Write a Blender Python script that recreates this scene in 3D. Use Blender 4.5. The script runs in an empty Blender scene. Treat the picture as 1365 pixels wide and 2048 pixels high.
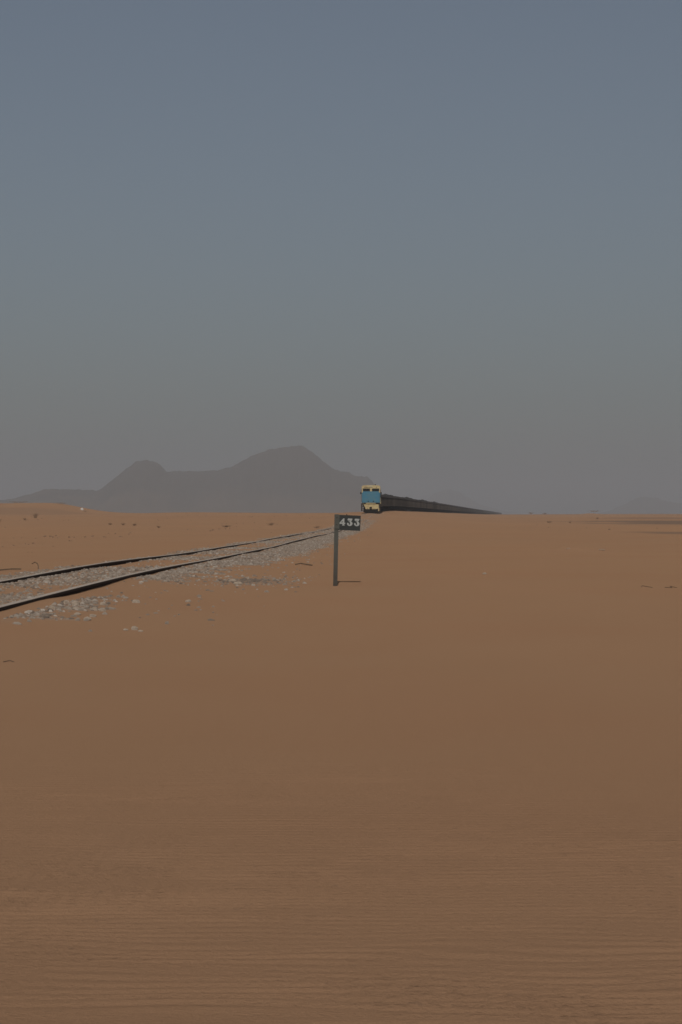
import bpy, bmesh, math, random
import numpy as np
from mathutils import Vector, Matrix

SC = bpy.context.scene
COL = SC.collection
R = math.radians
random.seed(7)
RNG = np.random.default_rng(11)

# ------------------------------------------------------------------ camera
cam_d = bpy.data.cameras.new('camera')
cam_d.sensor_fit = 'VERTICAL'
cam_d.sensor_height = 36.0
cam_d.lens = 85.0
cam_d.clip_start = 0.1
cam_d.clip_end = 80000.0
cam = bpy.data.objects.new('camera', cam_d)
COL.objects.link(cam)
cam.location = (0.0, 0.0, 1.0)
cam.rotation_euler = (R(90.0) + 7.0 / 4834.0, 0.0, 0.0)
SC.camera = cam

# ------------------------------------------------------------------ sky and sun (low, behind the camera)
SUN_EL = R(21.0)
world = bpy.data.worlds.new('World')
SC.world = world
world.use_nodes = True
wn, wl = world.node_tree.nodes, world.node_tree.links
wn.clear()
sky = wn.new('ShaderNodeTexSky')
sky.sky_type = 'NISHITA'
sky.sun_disc = False
sky.sun_elevation = SUN_EL
sky.sun_rotation = math.pi
sky.altitude = 300.0
sky.air_density = 1.0
sky.dust_density = 1.4
sky.ozone_density = 4.0
hsv = wn.new('ShaderNodeHueSaturation')
hsv.inputs['Saturation'].default_value = 0.66
bg = wn.new('ShaderNodeBackground')
bg.inputs['Strength'].default_value = 0.053
wo = wn.new('ShaderNodeOutputWorld')
wl.new(sky.outputs[0], hsv.inputs['Color'])
wl.new(hsv.outputs[0], bg.inputs['Color'])
wl.new(bg.outputs[0], wo.inputs['Surface'])

sun_d = bpy.data.lights.new('sun', 'SUN')
sun_d.energy = 2.65
sun_d.angle = R(0.6)
sun_d.color = (1.0, 0.95, 0.88)
sun = bpy.data.objects.new('sun', sun_d)
COL.objects.link(sun)
# light travels away from the camera, very slightly to the right
sdir = Vector((math.sin(R(0.5)) * math.cos(SUN_EL), math.cos(R(0.5)) * math.cos(SUN_EL), -math.sin(SUN_EL)))
sun.rotation_euler = sdir.to_track_quat('-Z', 'Y').to_euler()
sun.location = (0, -40, 30)

vs = SC.view_settings
vs.view_transform = 'Standard'
vs.look = 'None'
vs.exposure = -0.6
vs.gamma = 1.0
vs.use_curve_mapping = False
SC.cycles.volume_bounces = 1
SC.cycles.max_bounces = 6
SC.cycles.use_denoising = True
SC.cycles.filter_width = 1.6

# ------------------------------------------------------------------ noise and terrain functions
_PERM = RNG.random((256, 256))
def vnoise(x, y, scale=1.0, seed=0):
    x = np.asarray(x, float) / scale + 17.3 * seed
    y = np.asarray(y, float) / scale + 9.7 * seed
    xi, yi = np.floor(x).astype(int), np.floor(y).astype(int)
    fx, fy = x - xi, y - yi
    fx = fx * fx * (3 - 2 * fx); fy = fy * fy * (3 - 2 * fy)
    a = _PERM[xi & 255, yi & 255]; b = _PERM[(xi + 1) & 255, yi & 255]
    c = _PERM[xi & 255, (yi + 1) & 255]; d = _PERM[(xi + 1) & 255, (yi + 1) & 255]
    return (a * (1 - fx) + b * fx) * (1 - fy) + (c * (1 - fx) + d * fx) * fy

def sstep(a, b, x):
    t = np.clip((np.asarray(x, float) - a) / (b - a), 0, 1)
    return t * t * (3 - 2 * t)

# the railway: plan line and level, in metres along Y
_TD = np.arange(-80.0, 20000.0, 1.0)
_slope = 0.0192 + 0.0078 * sstep(120, 200, _TD) + 0.047 * sstep(455, 540, _TD)
_TX = np.cumsum(_slope)
_TX += -4.56 - np.interp(0.0, _TD, _TX)
_TZ = np.interp(_TD, [-80, 0, 100, 170, 220, 300, 395, 460, 540, 700, 1500, 20000],
                [0.10, 0.0, -0.17, -0.27, -0.22, 0.36, 1.20, 1.68, 2.0, 2.0, 1.75, 1.6])
_TZ += .05 * np.exp(-((_TD - 42.0) / 15.0) ** 2)   # a hump in the worn line
_k = np.hanning(11); _k /= _k.sum()
_TZ = np.convolve(np.pad(_TZ, 5, mode='edge'), _k, mode='valid')
def track_x(d): return np.interp(d, _TD, _TX)
def track_slope(d): return np.interp(d, _TD, _slope)
def track_z(d): return np.interp(d, _TD, _TZ)

_PR = ([-80, 0, 180, 400, 700, 1400, 2500, 22000], [0.1, 0.0, -0.30, -0.25, 0.30, 1.6, 1.6, 1.5])
_PL = ([-80, 0, 180, 300, 450, 700, 1200, 22000], [0.1, 0.0, -0.30, -0.05, 0.75, 1.65, 1.7, 1.6])
MOUNDS = [  # x, y, height, radius x, radius y : sand caught behind shrubs and stones
    (-46.9, 372.0, .30, 2.2, 5.0), (-25.4, 260.0, .14, 2.4, 5.0), (44.0, 420.0, .22, 3.0, 6.0),
    (125.0, 1200.0, 1.7, 5.5, 14.0), (94.0, 1200.0, .5, 3.5, 9.0), (99.5, 1190.0, .4, 3.0, 9.0), (66.0, 640.0, .35, 3.2, 7.0),
    (64.0, 570.0, .30, 4.0, 7.0), (7.35, 78.5, .11, .40, 1.0), (7.75, 78.2, .06, .55, 1.1), (8.4, 78.0, .05, .30, .9), (-0.05, 36.2, .010, .25, .5),
    (-1.3, 36.4, .04, .5, .9), (33.0, 300.0, .16, 2.4, 5.0), (12.0, 210.0, .07, 2.0, 5.0),
]
def ground_z(x, y, ripples=True):
    x = np.asarray(x, float); y = np.asarray(y, float)
    u = x - track_x(y)
    lft = 1 - sstep(-25, 5, u)
    zp = np.interp(y, *_PR) * (1 - lft) + np.interp(y, *_PL) * lft
    w = np.exp(-(u / np.where(u > 0, 13.0, 16.0)) ** 2)
    z = zp + (track_z(y) - zp) * w
    # left dune on the skyline
    sx = np.where(x > -88.0, 12.5, 60.0)
    z = z + 3.3 * np.exp(-((x + 88.0) / sx) ** 2 - ((y - 720.0) / 70.0) ** 2)
    z = z + 0.55 * np.exp(-((x + 40.0) / 22.0) ** 2 - ((y - 640.0) / 60.0) ** 2)
    for mx, my, mh, rx, ry in MOUNDS:
        z = z + mh * np.exp(-((x - mx) / rx) ** 2 - ((y - my) / ry) ** 2)
    # added near swell: tilts the sand off the sun to darken the foreground
    z = z + 0.58 * np.exp(-np.maximum(y, 0) / 7.0) * np.exp(-(x / 9.0) ** 4)
    # sand drifts, growing with distance
    off = sstep(1.0, 6.0, np.abs(u))
    z = z + 0.035 * (vnoise(x, y, 3.1, 1) - .5) * (0.25 + .75 * off)
    z = z + 0.08 * (vnoise(x, y, 11.0, 2) - .5) * off
    z = z + 0.30 * (vnoise(x, y, 47.0, 3) - .5) * sstep(60, 200, y) * off
    z = z + 0.9 * (vnoise(x, y, 210.0, 4) - .5) * sstep(350, 900, y) * sstep(10, 60, np.abs(u))
    # sand lying between and beside the rails
    z = z + 0.042 * np.exp(-((u - 1.0) / 0.35) ** 2) * (.6 + .8 * vnoise(x * 0, y, 1.7, 16))
    z = z + (0.080 + 0.05 * (vnoise(x, y, 2.3, 5) - .5)) * np.exp(-(np.abs(u) / 0.80) ** 8)
    z = z + 0.075 * sstep(190, 260, y) * (1 - sstep(300, 330, y) * .25) * np.exp(-(np.abs(u) / 1.3) ** 6)
    bank = vnoise(x * 0 + 3.0, y, 6.5, 6)
    z = z + 0.05 * (bank - .2) * np.exp(-((u - 1.3) / 0.8) ** 2)
    z = z + 0.05 * np.exp(-((u + 1.5) / 0.7) ** 2)
    if ripples:
        ph = (y + 0.06 * x) / 0.054 + 9.0 * vnoise(x, y, 1.3, 7) + 2.6 * vnoise(x * .6, y, .30, 8) + 1.3 * vnoise(x, y, .17, 10)
        amp = 0.0031 * (0.05 + 1.1 * vnoise(x, y, 0.9, 9) * (.35 + .65 * sstep(.2, .75, vnoise(x, y * 3, .35, 11)))) * (1 - sstep(4.5, 13, y + 5.0 * (vnoise(x, y, 2.4, 14) - .5))) * sstep(1.5, 2.4, y)
        z = z + amp * (np.sin(2 * np.pi * ph) + .3 * np.sin(4 * np.pi * ph + 1.0))
    return z
def gz(x, y): return float(ground_z(x, y))

def gravel(x, y):
    """share of the surface under ballast stones"""
    u = x - track_x(y)
    n = vnoise(x, y, .55, 12) * .6 + vnoise(x, y, 2.2, 13) * .4
    patch = vnoise(x * 0 + 1.0, y, 4.0, 15)
    inside = (np.abs(u) < 0.70) * np.clip(sstep(.40, .62, patch) * .75 + .06 + .12 * sstep(60, 110, y), 0, 1) * (.30 + .8 * n)
    edge = 1.45 + .75 * sstep(35, 75, y) + 1.1 * (n - .5)
    gap = 1 - .96 * sstep(28.0, 30.0, y) * (1 - sstep(34.5, 37.0, y))
    start = sstep(21.0, 23.0, y)
    lump = np.where(y < 31, sstep(.98, 1.10, u), sstep(.74, .86, u))
    right = (.45 + .75 * n) * lump * (1 - sstep(edge - .35, edge + .1, u)) * gap * start * (1 - .5 * sstep(140, 300, y))
    left = sstep(.78, .9, -u) * (1 - sstep(1.2, 1.7, -u + 1.0 * (n - .5))) * sstep(.30, .5, patch + .12) * (.9 - .35 * sstep(50, 90, y))
    stray = .014 * np.exp(-((u - 1.9) / 1.0) ** 2) * sstep(19, 24, y)
    clump = np.exp(-(((x + 1.33) / .34) ** 2 + ((y - 36.2) / .9) ** 2)) + .25 * np.exp(-(((x + 1.35) / .65) ** 2 + ((y - 37.5) / 2.6) ** 2))
    return np.clip(inside + right + left + stray + clump, 0, 1)

# ------------------------------------------------------------------ helpers
def tag(o, label=None, cat=None, group=None, kind=None):
    if label: o['label'] = label
    if cat: o['category'] = cat
    if group: o['group'] = group
    if kind: o['kind'] = kind
    return o
def empty(name, loc, rz=0.0):
    o = bpy.data.objects.new(name, None)
    COL.objects.link(o); o.location = loc; o.rotation_euler = (0, 0, rz)
    o.empty_display_size = .1
    return o
def link_mesh(name, me, mat, parent=None, smooth=False):
    o = bpy.data.objects.new(name, me)
    COL.objects.link(o)
    if mat and not me.materials: me.materials.append(mat)
    if parent: o.parent = parent
    if smooth: me.polygons.foreach_set('use_smooth', [True] * len(me.polygons))
    return o
def build(name, bm, mat, parent=None, bevel=0.0, smooth=False):
    if bevel > 0:
        bmesh.ops.bevel(bm, geom=list(bm.edges), offset=bevel, segments=1, affect='EDGES', clamp_overlap=True)
    me = bpy.data.meshes.new(name)
    bm.to_mesh(me); bm.free()
    return link_mesh(name, me, mat, parent, smooth)
def box(bm, x0, x1, y0, y1, z0, z1):
    m = Matrix.Translation(((x0 + x1) / 2, (y0 + y1) / 2, (z0 + z1) / 2)) @ Matrix.Diagonal((x1 - x0, y1 - y0, z1 - z0, 1))
    bmesh.ops.create_cube(bm, size=1.0, matrix=m)
    return bm
def prism(bm, pts, a, b, axis='Y'):
    """polygon pts extruded from a to b along an axis (pts in the other two axes)"""
    def v(p, t):
        return (p[0], t, p[1]) if axis == 'Y' else ((t, p[0], p[1]) if axis == 'X' else (p[0], p[1], t))
    va = [bm.verts.new(v(p, a)) for p in pts]; vb = [bm.verts.new(v(p, b)) for p in pts]
    n = len(pts)
    bm.faces.new(va); bm.faces.new(list(reversed(vb)))
    for i in range(n):
        bm.faces.new((va[i], vb[i], vb[(i + 1) % n], va[(i + 1) % n]))
    bmesh.ops.recalc_face_normals(bm, faces=list(bm.faces))
    return bm
def tube(bm, p0, p1, r0, r1=None, n=8):
    p0, p1 = Vector(p0), Vector(p1)
    r1 = r0 if r1 is None else r1
    d = p1 - p0
    q = d.to_track_quat('Z', 'Y').to_matrix().to_4x4()
    m = Matrix.Translation((p0 + p1) / 2) @ q
    bmesh.ops.create_cone(bm, cap_ends=True, segments=n, radius1=r0, radius2=max(r1, 1e-4), depth=d.length, matrix=m)
    return bm
def nb(): return bmesh.new()

def mat(name, col, rough=.9, metal=0.0, noise=0.0, nscale=6.0, col2=None, bump=0.0, bscale=40.0, spec=.25, stretch=None):
    m = bpy.data.materials.new(name); m.use_nodes = True
    n, l = m.node_tree.nodes, m.node_tree.links
    p = n['Principled BSDF']
    p.inputs['Roughness'].default_value = rough
    p.inputs['Metallic'].default_value = metal
    p.inputs['Diffuse Roughness'].default_value = 1.0 if rough >= .65 else .3
    p.inputs['Specular IOR Level'].default_value = spec
    p.inputs['Base Color'].default_value = (*col, 1)
    tc = n.new('ShaderNodeTexCoord')
    src = tc.outputs['Object']
    if stretch:
        mp = n.new('ShaderNodeMapping'); mp.inputs['Scale'].default_value = stretch
        l.new(src, mp.inputs[0]); src = mp.outputs[0]
    if noise > 0 or col2:
        t = n.new('ShaderNodeTexNoise'); t.inputs['Scale'].default_value = nscale; t.inputs['Detail'].default_value = 6
        t.inputs['Roughness'].default_value = .65
        l.new(src, t.inputs['Vector'])
        r = n.new('ShaderNodeValToRGB')
        r.color_ramp.elements[0].position = .42 if col2 else .2
        r.color_ramp.elements[1].position = .66 if col2 else .8
        c2 = col2 or tuple(c * (1 + noise) for c in col)
        c1 = col if col2 else tuple(c * (1 - noise) for c in col)
        r.color_ramp.elements[0].color = (*c1, 1); r.color_ramp.elements[1].color = (*c2, 1)
        l.new(t.outputs['Fac'], r.inputs[0]); l.new(r.outputs[0], p.inputs['Base Color'])
    if bump > 0:
        t2 = n.new('ShaderNodeTexNoise'); t2.inputs['Scale'].default_value = bscale; t2.inputs['Detail'].default_value = 5
        l.new(src, t2.inputs['Vector'])
        b = n.new('ShaderNodeBump'); b.inputs['Strength'].default_value = .8; b.inputs['Distance'].default_value = bump
        l.new(t2.outputs['Fac'], b.inputs['Height']); l.new(b.outputs[0], p.inputs['Normal'])
    return m

# ------------------------------------------------------------------ materials
def sand_material():
    m = bpy.data.materials.new('sand'); m.use_nodes = True
    n, l = m.node_tree.nodes, m.node_tree.links
    p = n['Principled BSDF']
    p.inputs['Roughness'].default_value = 1.0
    p.inputs['Specular IOR Level'].default_value = 0.0
    p.inputs['Diffuse Roughness'].default_value = 1.0
    tc = n.new('ShaderNodeTexCoord')
    def noise(scale, detail=4, rough=.55, stretch=None):
        t = n.new('ShaderNodeTexNoise'); t.inputs['Scale'].default_value = scale
        t.inputs['Detail'].default_value = detail; t.inputs['Roughness'].default_value = rough
        if stretch:
            mp = n.new('ShaderNodeMapping'); mp.inputs['Scale'].default_value = stretch
            l.new(tc.outputs['Object'], mp.inputs[0]); l.new(mp.outputs[0], t.inputs['Vector'])
        else: l.new(tc.outputs['Object'], t.inputs['Vector'])
        return t.outputs['Fac']
    def mixc(fac, a, b):
        x = n.new('ShaderNodeMix'); x.data_type = 'RGBA'
        for s, v in ((x.inputs[6], a), (x.inputs[7], b)):
            if isinstance(v, tuple): s.default_value = (*v, 1)
            else: l.new(v, s)
        l.new(fac, x.inputs[0]) if not isinstance(fac, float) else setattr(x.inputs[0], 'default_value', fac)
        return x.outputs[2]
    def rng(v, a, b, lo=0.0, hi=1.0):
        x = n.new('ShaderNodeMapRange'); x.clamp = True
        l.new(v, x.inputs[0])
        for i, q in enumerate((a, b, lo, hi)): x.inputs[i + 1].default_value = q
        return x.outputs[0]
    def math_(op, a, b):
        x = n.new('ShaderNodeMath'); x.operation = op
        for s, v in ((x.inputs[0], a), (x.inputs[1], b)):
            if isinstance(v, (int, float)): s.default_value = v
            else: l.new(v, s)
        return x.outputs[0]
    big = rng(noise(.045, 5, .6, (1, .35, 1)), .35, .65)
    mid = rng(noise(.8, 6, .65, (1, .3, 1)), .3, .7)
    c = mixc(big, SAND_A, SAND_B)
    c = mixc(math_('MULTIPLY', mid, .5), c, SAND_C)
    streak = rng(noise(2.6, 4, .6, (.7, 7.0, 1)), .32, .68)
    c = mixc(math_('MULTIPLY', streak, .05), c, (SAND_A[0] * .72, SAND_A[1] * .70, SAND_A[2] * .70))
    patch = rng(noise(.22, 3, .5, (1, .6, 1)), .45, .7)
    c = mixc(math_('MULTIPLY', patch, .36), c, (SAND_A[0] * 1.0, SAND_A[1] * .90, SAND_A[2] * .88))
    grain = rng(noise(260.0, 3, .7), .3, .7)
    c = mixc(math_('MULTIPLY', grain, .22), c, (SAND_A[0] * .62, SAND_A[1] * .58, SAND_A[2] * .55))
    speck = rng(noise(38.0, 2, .5), .69, .74)
    c = mixc(math_('MULTIPLY', speck, .25), c, (.17, .12, .085))
    # ballast dust and dark gravel flats, where they lie
    ag = n.new('ShaderNodeAttribute'); ag.attribute_name = 'gravel'
    c = mixc(math_('MULTIPLY', ag.outputs['Fac'], .6), c, mixc(rng(noise(9.0, 4, .7), .35, .65), (.29, .205, .148), (.37, .285, .22)))
    ad = n.new('ShaderNodeAttribute'); ad.attribute_name = 'dark_gravel'
    c = mixc(ad.outputs['Fac'], c, (.225, .150, .105))
    l.new(c, p.inputs['Base Color'])
    # fine relief: grain, small wind ripples
    mp = n.new('ShaderNodeMapping'); mp.inputs['Rotation'].default_value = (0, 0, R(3))
    l.new(tc.outputs['Object'], mp.inputs[0])
    wv = n.new('ShaderNodeTexWave'); wv.wave_type = 'BANDS'; wv.bands_direction = 'Y'
    wv.inputs['Scale'].default_value = 4.2; wv.inputs['Distortion'].default_value = 6.0
    wv.inputs['Detail'].default_value = 3; wv.inputs['Detail Scale'].default_value = .55
    l.new(mp.outputs[0], wv.inputs['Vector'])
    amp = rng(noise(.5, 3), .4, .65, .0, 1.0)
    b1 = n.new('ShaderNodeBump'); b1.inputs['Strength'].default_value = .35; b1.inputs['Distance'].default_value = .006
    l.new(math_('MULTIPLY', wv.outputs['Fac'], amp), b1.inputs['Height'])
    b2 = n.new('ShaderNodeBump'); b2.inputs['Strength'].default_value = .75; b2.inputs['Distance'].default_value = .0068
    l.new(noise(70.0, 5, .7), b2.inputs['Height']); l.new(b1.outputs[0], b2.inputs['Normal'])
    l.new(b2.outputs[0], p.inputs['Normal'])
    return m
SAND_A = (.375, .221, .129)
SAND_B = (.415, .238, .133)
SAND_C = (.395, .238, .142)
M_SAND = sand_material()

def attr_mat(name, attr, stops, rough=.95, bump=0.0, bscale=30.0):
    m = bpy.data.materials.new(name); m.use_nodes = True
    n, l = m.node_tree.nodes, m.node_tree.links
    p = n['Principled BSDF']; p.inputs['Roughness'].default_value = rough
    p.inputs['Specular IOR Level'].default_value = .1
    p.inputs['Diffuse Roughness'].default_value = 1.0
    a = n.new('ShaderNodeAttribute'); a.attribute_name = attr
    r = n.new('ShaderNodeValToRGB'); r.color_ramp.interpolation = 'LINEAR'
    while len(r.color_ramp.elements) < len(stops): r.color_ramp.elements.new(.5)
    for e, (pos, c) in zip(r.color_ramp.elements, stops): e.position = pos; e.color = (*c, 1)
    l.new(a.outputs['Fac'], r.inputs[0])
    l.new(r.outputs[0], p.inputs['Base Color'])
    if bump:
        tc = n.new('ShaderNodeTexCoord')
        t = n.new('ShaderNodeTexNoise'); t.inputs['Scale'].default_value = bscale; t.inputs['Detail'].default_value = 6
        l.new(tc.outputs['Object'], t.inputs['Vector'])
        b = n.new('ShaderNodeBump'); b.inputs['Distance'].default_value = bump
        l.new(t.outputs['Fac'], b.inputs['Height']); l.new(b.outputs[0], p.inputs['Normal'])
    return m
M_STONE = attr_mat('ballast_stone', 'tone', [(0, (.18, .14, .112)), (.35, (.29, .228, .178)), (.75, (.40, .332, .272)), (1, (.57, .50, .43))], bump=.004, bscale=60)
M_ROCK = attr_mat('hill_rock', 'foot_haze', [(0, (.125, .100, .078)), (.5, (.175, .130, .095)), (1, (.33, .21, .135))])
M_PALE = mat('pale_stone', (.44, .35, .27), noise=.35, nscale=22, bump=.012, bscale=25)
M_DRIFT = mat('sandy_stone', (.40, .27, .185), noise=.2, nscale=20, bump=.006)
M_RAILTOP = mat('worn_rail_head', (.43, .36, .295), rough=.7, metal=0.0, noise=.15, nscale=3.0, stretch=(6, .4, 6))
M_RUST = mat('rusty_steel', (.060, .036, .024), rough=.9, noise=.4, nscale=9, bump=.003)
M_POST = mat('post_grey_paint', (.125, .122, .104), rough=.75, noise=.18, nscale=14, bump=.002, bscale=60)
def post_material():
    m = mat('post_rusty_paint', (.125, .122, .104), rough=.8, bump=.002, bscale=60)
    n, l = m.node_tree.nodes, m.node_tree.links
    p = n['Principled BSDF']
    tc = n.new('ShaderNodeTexCoord'); sp = n.new('ShaderNodeSeparateXYZ'); l.new(tc.outputs['Object'], sp.inputs[0])
    t = n.new('ShaderNodeTexNoise'); t.inputs['Scale'].default_value = 11; t.inputs['Detail'].default_value = 6; l.new(tc.outputs['Object'], t.inputs['Vector'])
    a = n.new('ShaderNodeMath'); a.operation = 'MULTIPLY_ADD'; l.new(t.outputs['Fac'], a.inputs[0]); a.inputs[1].default_value = .9; l.new(sp.outputs['Z'], a.inputs[2])
    r = n.new('ShaderNodeValToRGB'); r.color_ramp.elements[0].position = .35; r.color_ramp.elements[1].position = 1.0
    r.color_ramp.elements[0].color = (.098, .078, .062, 1); r.color_ramp.elements[1].color = (.128, .124, .106, 1)
    l.new(a.outputs[0], r.inputs[0]); l.new(r.outputs[0], p.inputs['Base Color'])
    return m
M_POSTLOW = post_material()
M_BOARD = mat('board_paint', (.050, .053, .050), rough=.7, noise=.18, nscale=18, bump=.001, bscale=80)
M_DIGIT = mat('white_lettering', (.54, .54, .51), rough=.8, col2=(.40, .40, .38), nscale=60)
M_CREAM = mat('cream_paint', (.62, .49, .25), rough=.6, col2=(.46, .33, .17), nscale=1.6, bump=.004, bscale=5)
M_BLUE = mat('blue_paint', (.062, .215, .315), rough=.6, col2=(.098, .215, .270), nscale=1.4, bump=.01, bscale=2.5)
M_GLASS = mat('dark_window', (.008, .008, .007), rough=.4, spec=.1)
M_DARK = mat('grimy_black', (.024, .019, .016), rough=.9, noise=.35, nscale=4)
M_GRIME = mat('brown_grime', (.075, .055, .042), rough=.95, noise=.35, nscale=4)
M_LAMP = mat('lamp_lens', (.55, .53, .46), rough=.25, spec=.5)
M_WAGON = mat('wagon_steel', (.074, .058, .047), rough=.9, col2=(.052, .039, .031), nscale=1.3, bump=.01, bscale=8)
def vary(m, lo, hi):
    n, l = m.node_tree.nodes, m.node_tree.links
    p = n['Principled BSDF']; src = p.inputs['Base Color'].links[0].from_socket
    oi = n.new('ShaderNodeObjectInfo'); mr = n.new('ShaderNodeMapRange'); l.new(oi.outputs['Random'], mr.inputs[0])
    mr.inputs[3].default_value = lo; mr.inputs[4].default_value = hi
    mx = n.new('ShaderNodeVectorMath'); mx.operation = 'SCALE'; l.new(src, mx.inputs[0]); l.new(mr.outputs[0], mx.inputs['Scale']); l.new(mx.outputs[0], p.inputs['Base Color'])
vary(M_WAGON, .5, 1.3)
M_ORE = mat('iron_ore', (.042, .037, .034), rough=.95, noise=.35, nscale=5, bump=.06, bscale=4)
M_LITTER = mat('litter_brown', (.26, .165, .105), rough=.95, noise=.3, nscale=20)
M_TWIG = mat('dry_twig', (.15, .10, .066), rough=.95, noise=.3, nscale=20)
M_SHRUB = mat('dry_shrub_stems', (.29, .18, .11), rough=.95, noise=.3, nscale=8)
M_WHITE = mat('whitewash', (.72, .70, .66), rough=.9, noise=.1, nscale=12, bump=.02, bscale=12)

# ------------------------------------------------------------------ ground sheet
def grid_mesh(name, X, Y, Z):
    r, c = X.shape
    me = bpy.data.meshes.new(name)
    co = np.empty((r * c, 3), np.float32)
    co[:, 0] = X.ravel(); co[:, 1] = Y.ravel(); co[:, 2] = Z.ravel()
    i = np.arange(r * c).reshape(r, c)
    q = np.stack([i[:-1, :-1], i[:-1, 1:], i[1:, 1:], i[1:, :-1]], -1).reshape(-1, 4)
    me.vertices.add(r * c); me.vertices.foreach_set('co', co.ravel())
    me.loops.add(q.size); me.loops.foreach_set('vertex_index', q.ravel().astype(np.int32))
    me.polygons.add(len(q))
    me.polygons.foreach_set('loop_start', np.arange(0, q.size, 4, dtype=np.int32))
    me.polygons.foreach_set('loop_total', np.full(len(q), 4, np.int32))
    me.polygons.foreach_set('use_smooth', np.ones(len(q), bool))
    me.update(calc_edges=True)
    return me
rows = [-80.0, -50.0, -30.0, -15.0, -6.0, 0.0, 1.2, 2.0]
y = 2.3
while y < 22000:
    rows.append(y)
    if y < 6: s = .0125
    elif y < 13: s = .0125 + (y - 6) * .00086
    elif y < 40: s = .0185 + (y - 13) * .0052
    elif y < 420: s = .16 + (y - 40) * .0042
    else: s = 1.76 + (y - 420) * .03
    y += s
rows = np.array(rows)
uu = np.linspace(-1, 1, 281)
ss = np.sinh(2.0 * uu) / math.sinh(2.0)
half = 7.0 + .45 * np.abs(rows)
GX = ss[None, :] * half[:, None]
GY = np.repeat(rows[:, None], len(uu), 1)
GZ = ground_z(GX, GY)
gme = grid_mesh('ground', GX, GY, GZ)
gr = gravel(GX, GY).ravel()
dk = np.zeros_like(GX)
for (cx, cy, rx, ry, a) in ((70, 410, 31, 100, 1.0), (27, 172, 6.5, 17, .75), (23, 142, 4.5, 5, .6), (86, 640, 20, 60, .6), (-96, 640, 30, 40, .3)):
    q = ((GX - cx) / rx) ** 2 + ((GY - cy) / ry) ** 2
    q = q + 1.1 * (vnoise(GX, GY, 14.0, 21) - .5) + .6 * (vnoise(GX, GY, 4.0, 22) - .5)
    dk = np.maximum(dk, a * (1 - sstep(.55, 1.1, q)))
for nm, arr in (('gravel', gr), ('dark_gravel', dk.ravel())):
    at = gme.attributes.new(nm, 'FLOAT', 'POINT'); at.data.foreach_set('value', arr.astype(np.float32))
tag(link_mesh('ground', gme, M_SAND), kind='structure')

# ------------------------------------------------------------------ hills
def hill(name, D, prof, depth, seed, rough=1.7, nx=260, ny=70):
    px = np.array([p[0] for p in prof], float); py = np.array([p[1] for p in prof], float)
    k = D / 4834.0
    xs = np.linspace(px[0], px[-1], nx)
    H = np.interp(xs, px, np.maximum(1031.0 - py, 0)) * k
    X0 = (xs - 682.5) * k
    v = np.linspace(-1, 1, ny)
    X = np.repeat(X0[None, :], ny, 0); V = np.repeat(v[:, None], nx, 1); Hh = np.repeat(H[None, :], ny, 0)
    ridge = .22 * (vnoise(X, X * 0, 160 * k * 6, seed) - .5)
    t = np.abs(V - ridge * (1 - np.abs(V)))
    cs = 1 - t ** 1.25
    cs = cs - .55 * (t * (1 - t)) * (vnoise(X, V * 3, 30.0 * k, seed + 1) - .35) - .25 * t * (1 - t) * (vnoise(X, V * 6, 9.0 * k, seed + 2) - .5)
    Z = Hh * np.clip(cs, 0, 1.02) + rough * 3.0 * k * .806 * (vnoise(X, V * 300, 6.0 * k, seed + 3) - .5) * np.clip(Hh / (40 * k), 0, 1)
    Y = D + V * depth * (.45 + .55 * np.clip(Hh / (90 * k), 0, 1))
    Z = Z + 1.4 - 1.5 * (np.abs(V) > .98)
    me = grid_mesh(name, X, Y, Z)
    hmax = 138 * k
    s = 1 - sstep(.05, .42, Z / hmax + .35 * (vnoise(X, Y, 60 * k, seed + 5) - .5))  # paler hill foot: dust haze painted into the rock colour
    at = me.attributes.new('foot_haze', 'FLOAT', 'POINT'); at.data.foreach_set('value', (s * .5).ravel().astype(np.float32))
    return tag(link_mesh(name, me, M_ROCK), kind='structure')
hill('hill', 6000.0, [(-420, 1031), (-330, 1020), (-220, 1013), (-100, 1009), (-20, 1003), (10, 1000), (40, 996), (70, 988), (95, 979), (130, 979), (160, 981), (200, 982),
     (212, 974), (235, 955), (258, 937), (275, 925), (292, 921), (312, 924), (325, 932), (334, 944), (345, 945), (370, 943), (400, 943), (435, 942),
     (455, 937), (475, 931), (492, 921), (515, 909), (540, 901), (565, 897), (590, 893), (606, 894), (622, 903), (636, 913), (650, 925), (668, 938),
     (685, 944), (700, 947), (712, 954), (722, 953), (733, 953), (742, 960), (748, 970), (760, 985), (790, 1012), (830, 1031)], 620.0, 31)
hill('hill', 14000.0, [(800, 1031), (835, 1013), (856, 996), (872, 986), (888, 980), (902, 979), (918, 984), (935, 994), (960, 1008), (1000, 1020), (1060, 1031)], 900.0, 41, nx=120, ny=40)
hill('hill', 12000.0, [(1180, 1031), (1225, 1020), (1255, 1006), (1276, 995), (1290, 993), (1310, 995), (1330, 1001), (1365, 1008), (1400, 1003), (1450, 996), (1520, 1008), (1600, 1020), (1700, 1031)], 900.0, 51, nx=160, ny=40)

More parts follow.
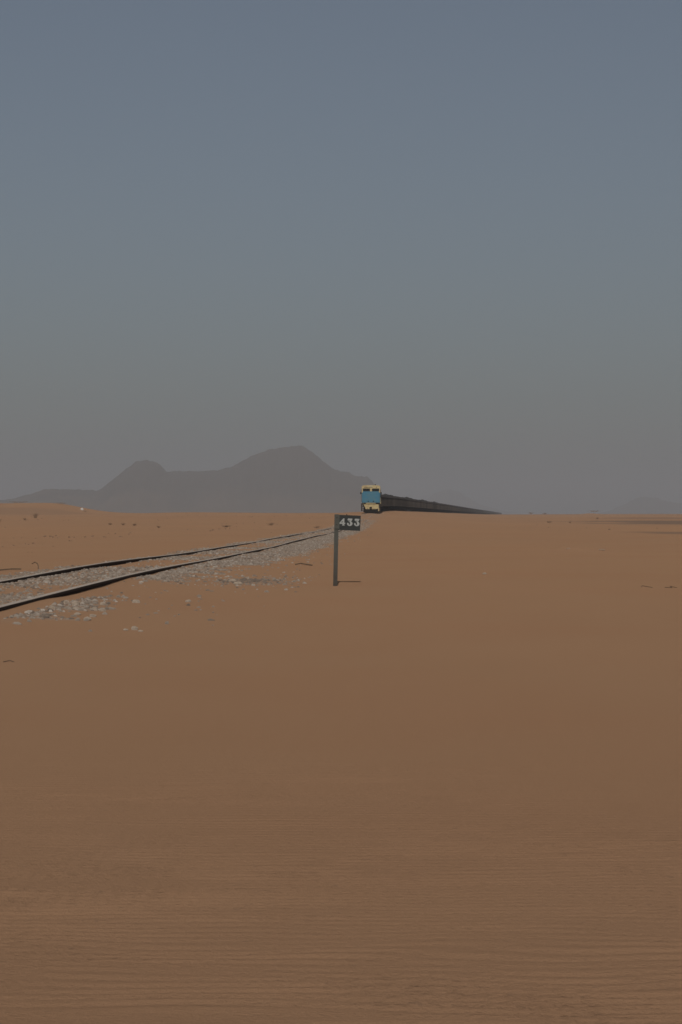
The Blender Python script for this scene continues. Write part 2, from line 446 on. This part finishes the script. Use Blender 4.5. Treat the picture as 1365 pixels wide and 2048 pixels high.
# ------------------------------------------------------------------ railway track
def rail_mesh(side):
    d = np.concatenate([np.arange(-30, 130, .5), np.arange(130, 420, 2.0), np.arange(420, 1200, 8.0), np.arange(1200, 4300, 40.0)])
    # worn, uneven line and level
    wob = .010 * np.sin(d / 7.3 + side) + .016 * np.sin(d / 17.0 + 2 * side + 1)
    dip = .008 * np.sin(d / 5.1 + 1.3 * side) + .012 * np.sin(d / 12.5 + 4.5 + .6 * side)
    sl = track_slope(d)
    cx = track_x(d) + side * .752 + wob * .6; cz = track_z(d) + .13 + dip
    prof = [(-.036, -.006), (-.030, 0), (.030, 0), (.036, -.006), (.036, -.036), (.010, -.050), (.009, -.135), (.07, -.158), (.07, -.17),
            (-.07, -.17), (-.07, -.158), (-.009, -.135), (-.010, -.050), (-.036, -.036)]
    n, m = len(d), len(prof)
    co = np.empty((n, m, 3), np.float32)
    for j, (px_, pz_) in enumerate(prof):
        co[:, j, 0] = cx + px_; co[:, j, 1] = d - px_ * sl; co[:, j, 2] = cz + pz_
    i = np.arange(n * m).reshape(n, m)
    a = i[:-1]; b = i[1:]
    q = np.stack([a, b, np.roll(b, -1, 1), np.roll(a, -1, 1)], -1).reshape(-1, 4)
    me = bpy.data.meshes.new('rail')
    me.from_pydata(co.reshape(-1, 3).tolist(), [], q.tolist())
    me.materials.append(M_RUST); me.materials.append(M_RAILTOP)
    for p in me.polygons:
        k = p.index % m
        p.material_index = 1 if k in (0, 1, 2) else 0
    bm = bmesh.new(); bm.from_mesh(me); bmesh.ops.recalc_face_normals(bm, faces=list(bm.faces)); bm.to_mesh(me); bm.free()
    return me
trk = empty('railway_track', (float(track_x(24.0)), 24.0, gz(float(track_x(24.0)), 24.0)))
tag(trk, 'half-buried rusty railway track of two rails running from left edge to the train', 'railway track')
for s_ in (1, -1):
    o = link_mesh('rail', rail_mesh(s_), None, trk)
    o.matrix_parent_inverse = Matrix.Translation(-trk.location)

# ballast stones: uncountable, one object
ICO = None
def ico():
    bm = nb(); bmesh.ops.create_icosphere(bm, subdivisions=1, radius=1.0)
    v = np.array([x.co[:] for x in bm.verts]); f = np.array([[w.index for w in p.verts] for p in bm.faces]); bm.free()
    return v, f
IV, IF = ico()
def scatter_points():
    out = []
    for (y0, y1, dens) in ((14, 60, 210), (60, 110, 160), (110, 180, 80), (180, 300, 30)):
        w = 6.4
        n = int((y1 - y0) * w * dens)
        yy = RNG.uniform(y0, y1, n); u = RNG.uniform(-3.0, 3.4, n)
        xx = track_x(yy) + u
        keep = RNG.random(n) < gravel(xx, yy) * .85
        keep &= ~((np.abs(np.abs(u) - .752) < .06))
        out.append(np.stack([xx[keep], yy[keep]], 1))
    return np.concatenate(out)
SP = scatter_points()
def stones_mesh(P, name, smin=.011, smax=.023):
    n = len(P)
    S = (smin + smax * RNG.random(n) ** 2.2)
    far = 1 + .6 * sstep(80, 220, P[:, 1]); S = S * far
    jit = 1 + .30 * (RNG.random((n, len(IV))) - .5) * 2
    sc = np.stack([S * RNG.uniform(.8, 1.35, n), S * RNG.uniform(.8, 1.35, n), S * RNG.uniform(.5, .95, n)], 1)
    V = IV[None] * jit[..., None]
    th = RNG.uniform(0, 2 * np.pi, n); ti = RNG.uniform(-.6, .6, n)
    x, yv, z = V[..., 0] * sc[:, None, 0], V[..., 1] * sc[:, None, 1], V[..., 2] * sc[:, None, 2]
    y2 = yv * np.cos(ti)[:, None] - z * np.sin(ti)[:, None]; z2 = yv * np.sin(ti)[:, None] + z * np.cos(ti)[:, None]
    x3 = x * np.cos(th)[:, None] - y2 * np.sin(th)[:, None]; y3 = x * np.sin(th)[:, None] + y2 * np.cos(th)[:, None]
    gzv = ground_z(P[:, 0], P[:, 1])
    co = np.stack([x3 + P[:, 0, None], y3 + P[:, 1, None], z2 + (gzv + sc[:, 2] * .08)[:, None]], -1).reshape(-1, 3).astype(np.float32)
    f = (IF[None] + (np.arange(n) * len(IV))[:, None, None]).reshape(-1, 3).astype(np.int32)
    me = bpy.data.meshes.new(name)
    me.vertices.add(len(co)); me.vertices.foreach_set('co', co.ravel())
    me.loops.add(f.size); me.loops.foreach_set('vertex_index', f.ravel())
    me.polygons.add(len(f))
    me.polygons.foreach_set('loop_start', np.arange(0, f.size, 3, dtype=np.int32))
    me.polygons.foreach_set('loop_total', np.full(len(f), 3, np.int32))
    me.update(calc_edges=True)
    tone = RNG.beta(2.2, 2.0, n)
    dark = np.exp(-(((P[:, 0] + 1.33) / .4) ** 2 + ((P[:, 1] - 36.2) / 1.0) ** 2))
    tone = tone * (1 - .75 * dark)
    at = me.attributes.new('tone', 'FLOAT', 'POINT'); at.data.foreach_set('value', np.repeat(tone, len(IV)).astype(np.float32))
    return me
tag(link_mesh('ballast_gravel', stones_mesh(SP, 'ballast_gravel'), M_STONE), 'loose pale grey ballast stones strewn along the half-buried rails', 'gravel', kind='stuff')

# ------------------------------------------------------------------ kilometre post
SX, SY = -0.083, 34.7
SZ = gz(SX, SY)
kp = empty('kilometre_post', (SX, SY, SZ))
kp.rotation_euler = (0, R(1.15), 0)
tag(kp, 'leaning grey steel post with dark number board reading 433 standing in open sand', 'sign post')
TOP = 1.018 - SZ
bm = nb()   # a length of old rail: flat face, web, small head behind
prism(bm, [(-.031, 0), (.031, 0), (.031, .010), (.006, .016), (.006, .050), (.020, .054), (.020, .070), (-.020, .070), (-.020, .054), (-.006, .050), (-.006, .016), (-.031, .010)], -.30, TOP, 'Z')
build('post', bm, M_POSTLOW, kp, bevel=.0015)
bm = nb(); box(bm, .027, .347, -.012, -.004, TOP - .224, TOP - .006)
bmesh.ops.rotate(bm, verts=list(bm.verts), cent=(.027, 0, TOP), matrix=Matrix.Rotation(R(1.5), 3, 'Y'))
bd = build('number_board', bm, M_BOARD, kp, bevel=.0015)
bm = nb(); box(bm, -.030, .043, -.020, -.0125, TOP - .210, TOP - .004)
build('clamp_plate', bm, M_POST, kp, bevel=.002)
bm = nb(); tube(bm, (.145, -.008, TOP - .012), (.145, -.008, TOP + .006), .006, n=8)
build('bolt', bm, M_RUST, kp)
for zz in (-.05, -.15):
    bm = nb(); tube(bm, (.006, -.0255, TOP + zz), (.006, -.0195, TOP + zz), .008, n=6); build('bolt', bm, M_RUST, kp)
def digit4():
    return [[(.034, 0), (.070, 0), (.070, .006), (.064, .010), (.064, .022), (.077, .022), (.077, .041), (.064, .041), (.064, .102), (.048, .102), (.040, .090),
             (.040, .041), (.040, .022), (.040, .010), (.034, .006)],
            [(-.002, .022), (.0405, .022), (.0405, .042), (.020, .042), (.0405, .068), (.0405, .092), (-.002, .040)]]
def digit3():
    top = [(.008, .103), (.068, .103), (.073, .098), (.062, .074), (.012, .074), (.002, .080)]
    diag = [(.047, .075), (.0625, .075), (.044, .056), (.026, .056)]
    c, r1 = (.036, .031), .034
    A = [R(120 - k * 21.0) for k in range(0, 16)]
    bowl = [(c[0] + r1 * 1.14 * math.cos(a), c[1] + r1 * math.sin(a)) for a in A]
    inner = [(c[0] - .008 + .0125 * math.cos(a), c[1] + .002 + (.0225 if math.sin(a) < 0 else .026) * math.sin(a)) for a in reversed(A)]
    blob = [(.011 + .0135 * math.cos(R(t)), .024 + .0125 * math.sin(R(t))) for t in range(0, 360, 40)]
    return [top, diag, bowl + inner, blob]
def put_digit(polys, x0):
    bm = nb()
    for i, pl in enumerate(polys):
        prism(bm, [(x0 + 1.02 * p[0], TOP - .160 + 1.0 * p[1]) for p in pl], -.0122 - .0006 * i, -.0135 - .0004 * i, 'Y')
    bmesh.ops.triangulate(bm, faces=[f for f in bm.faces if len(f.verts) > 4])
    bmesh.ops.rotate(bm, verts=list(bm.verts), cent=(.027, 0, TOP), matrix=Matrix.Rotation(R(1.0), 3, 'Y'))
    bmesh.ops.translate(bm, verts=list(bm.verts), vec=(0, 0, .002))
    return build('digit', bm, M_DIGIT, bd)
put_digit(digit4(), .049); put_digit(digit3(), .156); put_digit(digit3(), .257)

# ------------------------------------------------------------------ locomotive (front at local y = 0, rail top at z = 0)
def rail_top(d): return float(track_z(d)) + .13
LD = 395.0
loco = empty('locomotive', (float(track_x(LD)), LD, rail_top(LD)), -math.atan(float(track_slope(LD))))
tag(loco, 'blue and cream diesel locomotive leading the ore train, seen head-on', 'locomotive')
bm = nb(); box(bm, -1.30, 1.30, .36, 20.6, 1.10, 1.58); box(bm, -1.48, 1.48, 2.0, 19.6, 1.52, 1.66); build('frame', bm, M_DARK, loco)
bm = nb(); prism(bm, [(-1.20, 1.50), (1.28, 1.50), (1.30, .84), (.98, .72), (.30, .70), (-.30, .70), (-.86, .72), (-.92, .98)], .10, .34); build('pilot', bm, M_CREAM, loco, bevel=.02)
bm = nb(); box(bm, -.82, .82, .02, .34, 1.60, 1.735); build('anticlimber', bm, M_CREAM, loco, bevel=.015)
bm = nb(); box(bm, -.84, .84, .08, .32, 1.505, 1.595); build('step_gap', bm, M_RUST, loco)
bm = nb(); prism(bm, [(-1.22, .70), (1.16, .70), (1.22, .26), (.95, .13), (.5, .07), (-.5, .07), (-.95, .13), (-1.22, .26)], .02, .22); build('snow_plough', bm, M_DARK, loco, bevel=.02)
bm = nb(); box(bm, 1.20, 1.38, .12, .30, .36, .90); build('corner_step', bm, M_CREAM, loco, bevel=.015)
for s_ in (-1, 1):
    bm = nb()
    box(bm, s_ * 1.47 - .12, s_ * 1.47 + .10, .35, .42, .38, 1.66)
    for zz in (.42, .78, 1.14): box(bm, s_ * 1.44 - .16, s_ * 1.44 + .14, .42, .95, zz, zz + .05)
    box(bm, s_ * 1.47 - .12, s_ * 1.47 + .10, .95, 1.0, .38, 1.66)
    build('side_steps', bm, M_GRIME, loco)
bm = nb(); box(bm, -.17, .17, -.30, .12, .80, 1.08); box(bm, -.11, .20, -.52, -.30, .76, 1.10); box(bm, -.20, -.06, -.48, -.30, .80, 1.06); build('coupler', bm, M_RUST, loco, bevel=.03)
for x_ in (-.52, .52):
    bm = nb(); tube(bm, (x_, .08, .80), (x_, -.05, .62), .03); tube(bm, (x_, -.05, .62), (x_ * .9, -.08, .40), .03); build('air_hose', bm, M_DARK, loco)
# nose
bm = nb(); prism(bm, [(-1.36, 1.76), (1.36, 1.76), (1.36, 3.54), (1.28, 3.62), (-1.28, 3.62), (-1.36, 3.54)], .55, 2.36); nose = build('nose', bm, M_BLUE, loco, bevel=.04)
bm = nb(); box(bm, -.022, .022, .530, .552, 1.80, 3.58); build('nose_seam', bm, M_BLUE, nose)
for x_ in (-.62, .62):
    bm = nb(); box(bm, x_ - .40, x_ + .40, .525, .552, 2.02, 2.62); build('nose_panel', bm, M_BLUE, nose, bevel=.01)
for x_ in (-.42, .42):
    bm = nb(); tube(bm, (x_, .56, 1.98), (x_, .515, 1.98), .10, n=14); build('headlight', bm, M_GLASS, nose)
# cab
bm = nb()
box(bm, -1.52, 1.52, 2.38, 4.80, 3.42, 3.64)
box(bm, -1.52, 1.52, 2.38, 4.80, 4.11, 4.46)
box(bm, -1.52, -1.34, 2.381, 4.79, 3.638, 4.112); box(bm, 1.34, 1.52, 2.381, 4.79, 3.638, 4.112)
box(bm, -.17, .17, 2.381, 4.79, 3.638, 4.112)
prism(bm, [(-1.52, 4.455), (1.52, 4.455), (1.30, 4.60), (.6, 4.66), (-.6, 4.66), (-1.30, 4.60)], 2.40, 4.82)
cab = build('cab', bm, M_CREAM, loco)
bm = nb(); box(bm, -1.50, 1.50, 2.384, 4.79, 1.76, 3.418); build('cab_lower_side', bm, M_BLUE, cab)
for x_ in (-.755, .755):
    bm = nb(); box(bm, x_ - .583, x_ + .583, 2.46, 2.50, 3.642, 4.108); w_ = build('windscreen', bm, M_GLASS, cab)
    bm = nb(); tube(bm, (x_ + .1, 2.452, 4.08), (x_ - .15, 2.452, 3.72), .018, n=5); build('wiper', bm, M_DARK, w_)
for s_ in (-1, 1):
    bm = nb(); box(bm, s_ * 1.528 - .012, s_ * 1.528 + .012, 2.75, 4.30, 3.45, 4.15); build('side_window', bm, M_GLASS, cab)
    bm = nb(); box(bm, s_ * 1.66 - .10, s_ * 1.66 + .10, 2.60, 2.66, 3.18, 3.52); tube(bm, (s_ * 1.50, 2.63, 3.35), (s_ * 1.66, 2.63, 3.35), .02); build('mirror', bm, M_DARK, cab)
    bm = nb(); tube(bm, (s_ * 1.60, 2.44, 1.90), (s_ * 1.60, 2.44, 3.9), .025); box(bm, s_ * 1.56 - .05, s_ * 1.56 + .05, 2.42, 2.46, 3.85, 3.92); build('grab_rail', bm, M_DARK, cab)
# lettering too small to read in the photograph: weathered dark strokes
bm = nb()
xx = -1.08
for w_, h_ in ((.07, .16), (.05, .17), (.08, .15), (.05, .17), (.09, .16), (.04, .13), (.07, .15), (.06, .12), (.05, .15), (.08, .13)):
    box(bm, xx, xx + w_, 2.366, 2.376, 4.28 - h_ / 2, 4.28 + h_ / 2); xx += w_ + .075
box(bm, .86, .93, 2.366, 2.376, 4.20, 4.36)
build('number_lettering', bm, M_RUST, cab)['kind'] = 'stuff'
for x_ in (-.12, .12):
    bm = nb(); tube(bm, (x_, 2.40, 4.50), (x_, 2.33, 4.50), .085, n=12); build('headlight', bm, M_LAMP, cab)
bm = nb(); tube(bm, (.7, 2.7, 4.74), (.7, 3.2, 4.74), .04, .10); tube(bm, (.7, 3.1, 4.62), (.7, 3.1, 4.74), .03); build('horn', bm, M_DARK, cab)
# long hood and the rest
bm = nb(); prism(bm, [(-1.05, 1.76), (1.05, 1.76), (1.05, 4.22), (.85, 4.40), (-.85, 4.40), (-1.05, 4.22)], 4.82, 19.4); hood = build('long_hood', bm, M_BLUE, loco)
bm = nb(); box(bm, -1.06, 1.06, 4.9, 19.3, 1.78, 2.05); build('hood_stripe', bm, M_CREAM, hood)
for k in range(7):
    for s_ in (-1, 1):
        bm = nb(); box(bm, s_ * 1.062 - .012, s_ * 1.062 + .012, 5.4 + k * 1.9, 6.9 + k * 1.9, 2.25, 3.9); build('hood_door', bm, M_BLUE, hood)
for k in range(3):
    bm = nb(); tube(bm, (0, 14.2 + k * 1.6, 4.38), (0, 14.2 + k * 1.6, 4.58), .68, n=20); build('roof_fan', bm, M_DARK, hood)
bm = nb(); box(bm, -.4, .4, 8.6, 9.6, 4.38, 4.72); build('exhaust_stack', bm, M_DARK, hood)
bm = nb(); box(bm, -1.35, 1.35, 7.8, 12.6, .45, 1.10); build('fuel_tank', bm, M_DARK, loco, bevel=.15)
for s_ in (-1, 1):
    bm = nb()
    for k in range(8): tube(bm, (s_ * 1.44, 5.0 + k * 2.0, 1.66), (s_ * 1.44, 5.0 + k * 2.0, 2.72), .022, n=5)
    tube(bm, (s_ * 1.44, 5.0, 2.72), (s_ * 1.44, 19.0, 2.72), .022, n=5); build('handrail', bm, M_CREAM, loco)
for yc in (4.4, 16.2):
    bm = nb()
    for s_ in (-1, 1): box(bm, s_ * 1.08 - .09, s_ * 1.08 + .09, yc - 2.3, yc + 2.3, .52, .86)
    box(bm, -1.0, 1.0, yc - .3, yc + .3, .55, 1.08); bg_ = build('bogie', bm, M_DARK, loco)
    for a_ in (-1.8, 0, 1.8):
        bm = nb()
        for s_ in (-1, 1): tube(bm, (s_ * .70, yc + a_, .51), (s_ * .83, yc + a_, .51), .51, n=20)
        tube(bm, (-.7, yc + a_, .51), (.7, yc + a_, .51), .09); build('wheelset', bm, M_RUST, bg_)

# ------------------------------------------------------------------ ore wagons
WL = 10.3; PITCH = 11.0
def wagon_body():
    bm = nb()
    # open box with sloping ends, inward floor
    prism(bm, [(.15, 1.25), (.75, .98), (WL - .75, .98), (WL - .15, 1.25), (WL, 2.78), (0, 2.78)], -1.42, 1.42, 'X')
    for s_ in (-1, 1):
        for k in range(9):
            yk = .55 + k * (WL - 1.1) / 8
            box(bm, s_ * 1.47 - .06, s_ * 1.47 + .06, yk - .07, yk + .07, 1.15, 2.70)
        box(bm, s_ * 1.48 - .07, s_ * 1.48 + .07, -.05, WL + .05, 2.70, 2.84)
        box(bm, s_ * 1.46 - .06, s_ * 1.46 + .06, .2, WL - .2, 1.02, 1.16)
    for yk in (-.02, WL + .02): box(bm, -1.40, 1.40, yk - .06, yk + .06, 2.68, 2.83)
    return bm
def wagon_load(seed):
    r = np.random.default_rng(seed)
    nx_, ny_ = 7, 17
    gx = np.linspace(-1.36, 1.36, nx_); gy = np.linspace(.08, WL - .08, ny_)
    X, Y = np.meshgrid(gx, gy)
    e = np.clip(1 - np.abs(X / 1.38) ** 2, 0, 1) * np.clip(1 - np.abs((Y - WL / 2) / (WL / 2)) ** 4, 0, 1)
    heap = .25 + .75 * np.abs(np.sin((Y / WL) * np.pi * 2 + r.uniform(0, .5))) ** 1.3
    Z = 2.72 + e * (.06 + .72 * heap * r.uniform(.55, 1.15)) + .2 * (r.random(X.shape) - .5) * (e > .05)
    return X, Y, Z
def wagon_bogie():
    bm = nb()
    for s_ in (-1, 1): box(bm, s_ * 1.02 - .08, s_ * 1.02 + .08, -1.25, 1.25, .45, .78)
    box(bm, -1.1, 1.1, -.25, .25, .50, .97)
    return bm
def wheelset():
    bm = nb()
    for s_ in (-1, 1): tube(bm, (s_ * .70, 0, .455), (s_ * .82, 0, .455), .455, n=14)
    tube(bm, (-.7, 0, .455), (.7, 0, .455), .08)
    return bm
def to_mesh(name, bm, m):
    me = bpy.data.meshes.new(name); bm.to_mesh(me); bm.free(); me.materials.append(m); return me
ME_BODY = to_mesh('wagon_body', wagon_body(), M_WAGON)
bm = nb(); box(bm, -.28, .28, -.35, WL + .35, .80, 1.02); box(bm, -.14, .14, -.36, -.30, .78, 1.0); ME_UNDER = to_mesh('underframe', bm, M_DARK)
ME_BOG = to_mesh('bogie', wagon_bogie(), M_DARK)
ME_WS = to_mesh('wheelset', wheelset(), M_RUST)
ME_LOAD = []
for k in range(6):
    me = grid_mesh('ore_load', *wagon_load(100 + k)); me.polygons.foreach_set('use_smooth', [False] * len(me.polygons)); me.materials.append(M_ORE); ME_LOAD.append(me)
# far wagons: one mesh each, body, load and running gear together
ME_FAR = []
for k in range(4):
    me = bpy.data.meshes.new('far_wagon')
    bm = wagon_body(); nf = len(bm.faces)
    bm.faces.ensure_lookup_table()
    n0 = len(bm.faces); bm.from_mesh(ME_LOAD[k]); bm.faces.ensure_lookup_table()
    for f in bm.faces[n0:]: f.material_index = 1
    n1 = len(bm.faces)
    box(bm, -.3, .3, -.35, WL + .35, .80, 1.0)
    for yc in (2.0, WL - 2.0): box(bm, -1.05, 1.05, yc - 1.3, yc + 1.3, .05, .9)
    bm.faces.ensure_lookup_table()
    for f in bm.faces[n1:]: f.material_index = 2
    bm.to_mesh(me); bm.free()
    for m_ in (M_WAGON, M_ORE, M_DARK): me.materials.append(m_)
    ME_FAR.append(me)
ORD = ['first', 'second', 'third', 'fourth', 'fifth', 'sixth', 'seventh', 'eighth', 'ninth', 'tenth', 'eleventh', 'twelfth', 'thirteenth', 'fourteenth',
       'fifteenth', 'sixteenth', 'seventeenth', 'eighteenth', 'nineteenth', 'twentieth']
TENS = {20: 'twenty', 30: 'thirty', 40: 'forty'}
def ordinal(k):
    if k <= 20: return ORD[k - 1]
    if k % 10 == 0: return {30: 'thirtieth', 40: 'fortieth'}[k]
    return TENS[k // 10 * 10] + '-' + ORD[k % 10 - 1]
GW = 'ore wagons of the long train'
NEAR_W, ALL_W = 44, 298
d = LD + 21.6
for k in range(1, ALL_W + 1):
    sl = float(track_slope(d + PITCH / 2)); rz = -math.atan(sl); loc = (float(track_x(d)), d, rail_top(d))
    if k <= NEAR_W:
        w = empty('ore_wagon', loc, rz)
        tag(w, f'dark open wagon heaped with ore, {ordinal(k)} behind the locomotive', 'wagon', GW)
        for nm, me, off in (('body', ME_BODY, 0), ('underframe', ME_UNDER, 0), ('ore_load', ME_LOAD[(k * 5 + k // 3) % 6], 0)):
            o = bpy.data.objects.new(nm, me); COL.objects.link(o); o.parent = w
        for yc in (2.0, WL - 2.0):
            b = bpy.data.objects.new('bogie', ME_BOG); COL.objects.link(b); b.parent = w; b.location = (0, yc, 0)
            for a_ in (-.9, .9):
                c = bpy.data.objects.new('wheelset', ME_WS); COL.objects.link(c); c.parent = b; c.location = (0, a_, 0)
    else:
        w = bpy.data.objects.new('ore_wagon', ME_FAR[(k * 7) % 4]); COL.objects.link(w)
        w.location = loc; w.rotation_euler = (0, 0, rz)
        tag(w, 'tiny dark ore wagon merging into the thin far tail of the train', 'wagon', GW)
    d += PITCH / math.sqrt(1 + sl * sl)

# ------------------------------------------------------------------ stones lying by themselves
def stone(name, x, y, r, seed, label, cat='stone', group=None, m=None, flat=.7, sub=2):
    rr = random.Random(seed)
    bm = nb(); bmesh.ops.create_icosphere(bm, subdivisions=sub, radius=1.0)
    sx, sy = rr.uniform(.8, 1.3), rr.uniform(.8, 1.3)
    ph = [rr.uniform(0, 6.28) for _ in range(6)]
    for v in bm.verts:
        c = v.co.copy()
        k = 1 + .16 * math.sin(3.1 * c.x + ph[0]) + .14 * math.sin(3.7 * c.y + ph[1]) + .12 * math.sin(4.3 * c.z + ph[2]) + .05 * rr.uniform(-1, 1)
        v.co = Vector((c.x * k * sx * r, c.y * k * sy * r, c.z * k * flat * r))
    o = build(name, bm, m or M_PALE)
    o.location = (x, y, gz(x, y) + r * flat * .35); o.rotation_euler = (0, 0, rr.uniform(0, 6.28))
    return tag(o, label, cat, group)
GS = 'bigger stones in the small ballast heap below the near rail'
for i, (x, y, r) in enumerate(((-2.84, 25.9, .065), (-2.80, 25.5, .05), (-2.96, 26.1, .045), (-2.62, 26.6, .045), (-2.56, 25.1, .05), (-2.47, 25.0, .04),
                               (-2.42, 23.6, .045), (-2.40, 22.9, .05), (-2.60, 23.9, .04), (-2.95, 24.7, .04), (-2.74, 25.0, .045), (-2.35, 27.8, .05))):
    stone('stone', x, y, r * .78, 200 + i, 'pale fist-sized stone in the ballast heap below the near rail', group=GS)
LONE = [(-1.80, 21.1, .040, 'larger pale stone of the little group in sand below the ballast heap'),
        (-1.87, 21.0, .022, 'tiny pale stone left in the little group below the ballast heap'),
        (-1.72, 20.8, .020, 'tiny stone right in the little group below the ballast heap'),
        (-1.79, 28.3, .035, 'single pale stone in sand between near rail and post, left of post'),
        (2.55, 43.0, .045, 'single small white stone in bare sand right of the number post'),
        (-1.62, 36.0, .060, 'pale round stone at left foot of the dark stone clump'),
        (-1.50, 35.2, .055, 'brown stone in front of the dark stone clump by the track'),
        (7.30, 77.6, .07, 'low dark stone on the small sand drift right of the post'),
        (8.35, 77.3, .10, 'flat pale stone beside the small sand drift right of the post')]
for i, (x, y, r, lb) in enumerate(LONE): stone('stone', x, y, r * .85, 300 + i, lb, flat=.45 if i > 6 else .7, m=M_DRIFT if i > 6 else None)
stone('marker_stone', -75.5, 705.0, .42, 400, 'small bright white marker stone on the right slope of the left dune', 'marker', m=M_WHITE, flat=1.05)

# ------------------------------------------------------------------ dry shrubs and twigs
def shrub(x, y, h, w, seed, label, n=42):
    rr = random.Random(seed)
    bm = nb()
    for _ in range(n):
        a = rr.uniform(0, 6.28); t = rr.uniform(.15, 1.0)
        b0 = Vector((rr.gauss(0, w * .12), rr.gauss(0, w * .12), -.03))
        p1 = b0 + Vector((math.cos(a) * w * .28 * t, math.sin(a) * w * .28 * t, h * rr.uniform(.35, .6)))
        p2 = p1 + Vector((math.cos(a + rr.uniform(-.7, .7)) * w * .25 * t, math.sin(a) * w * .25 * t, h * rr.uniform(.05, .45)))
        th = max(.012, h * .018)
        tube(bm, b0, p1, th, th * .8, n=3); tube(bm, p1, p2, th * .8, th * .3, n=3)
        for _k in range(2):
            q = p1.lerp(p2, rr.random()); tube(bm, q, q + Vector((rr.gauss(0, .1) * w, rr.gauss(0, .1) * w, rr.uniform(.0, .2) * h)), th * .6, th * .25, n=3)
    o = build('dry_shrub', bm, M_SHRUB)
    o.location = (x, y, gz(x, y) - .02)
    return tag(o, label, 'shrub', 'dry shrubs dotted over the sand')
SHRUBS = [(-46.9, 371.0, .85, 2.0, 'largest dry brown shrub on the sand left, above the far rail'),
          (-46.0, 352.0, .35, 1.0, 'small dry tuft just below the largest shrub at far left'),
          (-45.5, 322.0, .40, 1.0, 'low dry tuft at far left, nearest the rails of its cluster'),
          (-48.6, 322.0, .35, .9, 'leftmost low dry tuft above the rails'),
          (-25.0, 262.0, .22, .8, 'left one of three dark tufts in a row above the far rail'),
          (-23.6, 262.0, .26, .7, 'middle one of three dark tufts in a row above the far rail'),
          (-22.2, 260.0, .26, .9, 'right one of three dark tufts in a row above the far rail'),
          (-17.5, 232.0, .20, .6, 'single dark tuft right of the row of three tufts'),
          (-11.0, 232.0, .22, 1.6, 'wide flat dry tuft in sand halfway along the far rail'),
          (-7.2, 248.0, .28, 1.4, 'dry tuft in sand left of the number post, above the far rail'),
          (-2.2, 224.0, .2, 1.0, 'small dry tuft just left of the number post above the rails'),
          (-96.0, 722.0, .7, 7.0, 'flat dark shrub on the top of the left dune'),
          (-84.0, 722.0, .5, 5.0, 'low dark shrub on the right shoulder of the left dune'),
          (-73.0, 690.0, .5, 1.6, 'small dark tuft right below the white marker stone'),
          (94.0, 1197.0, 1.1, 3.2, 'dark shrub on the skyline just past the tail of the train'),
          (99.8, 1186.0, 1.1, 3.6, 'second dark shrub on the skyline past the tail of the train'),
          (125.5, 1196.0, .9, 8.0, 'dark shrub crowning the sand mound on the right skyline'),
          (61.0, 575.0, .45, 1.2, 'small tuft left of the grey gravel flats at right'),
          (34.5, 400.0, .3, 2.0, 'low wide tuft on the sand slope below the right skyline'),
          (37.5, 396.0, .25, 1.0, 'tiny tuft right beside the low wide tuft on the slope'),
          (80.0, 560.0, .4, 1.2, 'small dark tuft at the upper edge of the gravel flats')]
for i, (x, y, h, w, lb) in enumerate(SHRUBS): shrub(x, y, h * 1.25 if h < .5 else h, w * .62 if y < 420 else w, 500 + i, lb)
def twig(pts, r, label):
    bm = nb()
    P = [Vector((p[0], p[1], gz(p[0], p[1]) + p[2])) for p in pts]
    base = P[0].copy()
    for a, b in zip(P[:-1], P[1:]): tube(bm, a - base, b - base, r, r * .8, n=5)
    o = build('twig', bm, M_TWIG); o.location = base
    return tag(o, label, 'twig')
twig([(-5.66, 45.2, -.02), (-5.67, 45.3, .05), (-5.70, 45.4, .10), (-5.76, 45.5, .13), (-5.83, 45.6, .10)], .010, 'thin hooked twig standing in sand behind the far rail')
twig([(-6.55, 43.8, .0), (-6.35, 44.6, .02), (-6.15, 45.0, .03), (-5.95, 45.0, .02)], .014, 'curved twig lying in sand at left behind the far rail')
twig([(-.96, 51.0, .02), (-.85, 51.4, .035), (-.72, 51.0, .02), (-.60, 50.4, .015)], .014, 'crooked twig on the sand left of the number post')
twig([(4.30, 34.6, .004), (4.36, 35.0, .010), (4.43, 34.4, .004)], .0038, 'left dark twig on bare sand near the right edge')
twig([(4.62, 34.5, .004), (4.68, 34.2, .012), (4.72, 34.7, .012), (4.78, 34.4, .004)], .0042, 'right dark twig on bare sand near the right edge')
twig([(-2.22, 15.9, .003), (-2.19, 16.0, .008), (-2.15, 15.9, .003)], .003, 'short twig on the sand at the left edge of the foreground')

# pebbles and dry litter too small and many to count
def litter_points():
    n = 26000
    yy = 45 + (620 - 45) * RNG.random(n) ** .8; xx = RNG.uniform(-.17, .17, n) * yy
    u = xx - track_x(yy)
    k = sstep(.62, .82, vnoise(xx, yy * .35, 2.6, 60)) * sstep(.45, .75, vnoise(xx, yy * .5, 17.0, 61))
    k = k * np.where(u < 0, .6, .12) * sstep(2.5, 6, np.abs(u))
    keep = RNG.random(n) < k
    return np.stack([xx[keep], yy[keep]], 1)
LP = litter_points()
lm = stones_mesh(LP, 'dry_litter', .016, .05)
tag(link_mesh('dry_litter', lm, M_LITTER), 'scattered brown pebbles and dry litter over the far sand', 'litter', kind='stuff')

# ------------------------------------------------------------------ dusty air
bm = nb(); box(bm, -10500, 10500, -1500, 22500, -3.0, 260.0)
hz = bpy.data.materials.new('dusty_air'); hz.use_nodes = True
hn, hl = hz.node_tree.nodes, hz.node_tree.links
hn.clear()
pv = hn.new('ShaderNodeVolumePrincipled')
pv.inputs['Color'].default_value = (.90, .945, .985, 1)
pv.inputs['Density'].default_value = 2.0e-4
pv.inputs['Anisotropy'].default_value = 0.08
ho = hn.new('ShaderNodeOutputMaterial'); hl.new(pv.outputs[0], ho.inputs['Volume'])
tag(build('haze', bm, hz), 'pale dust haze filling the air over the desert', 'haze', kind='stuff')
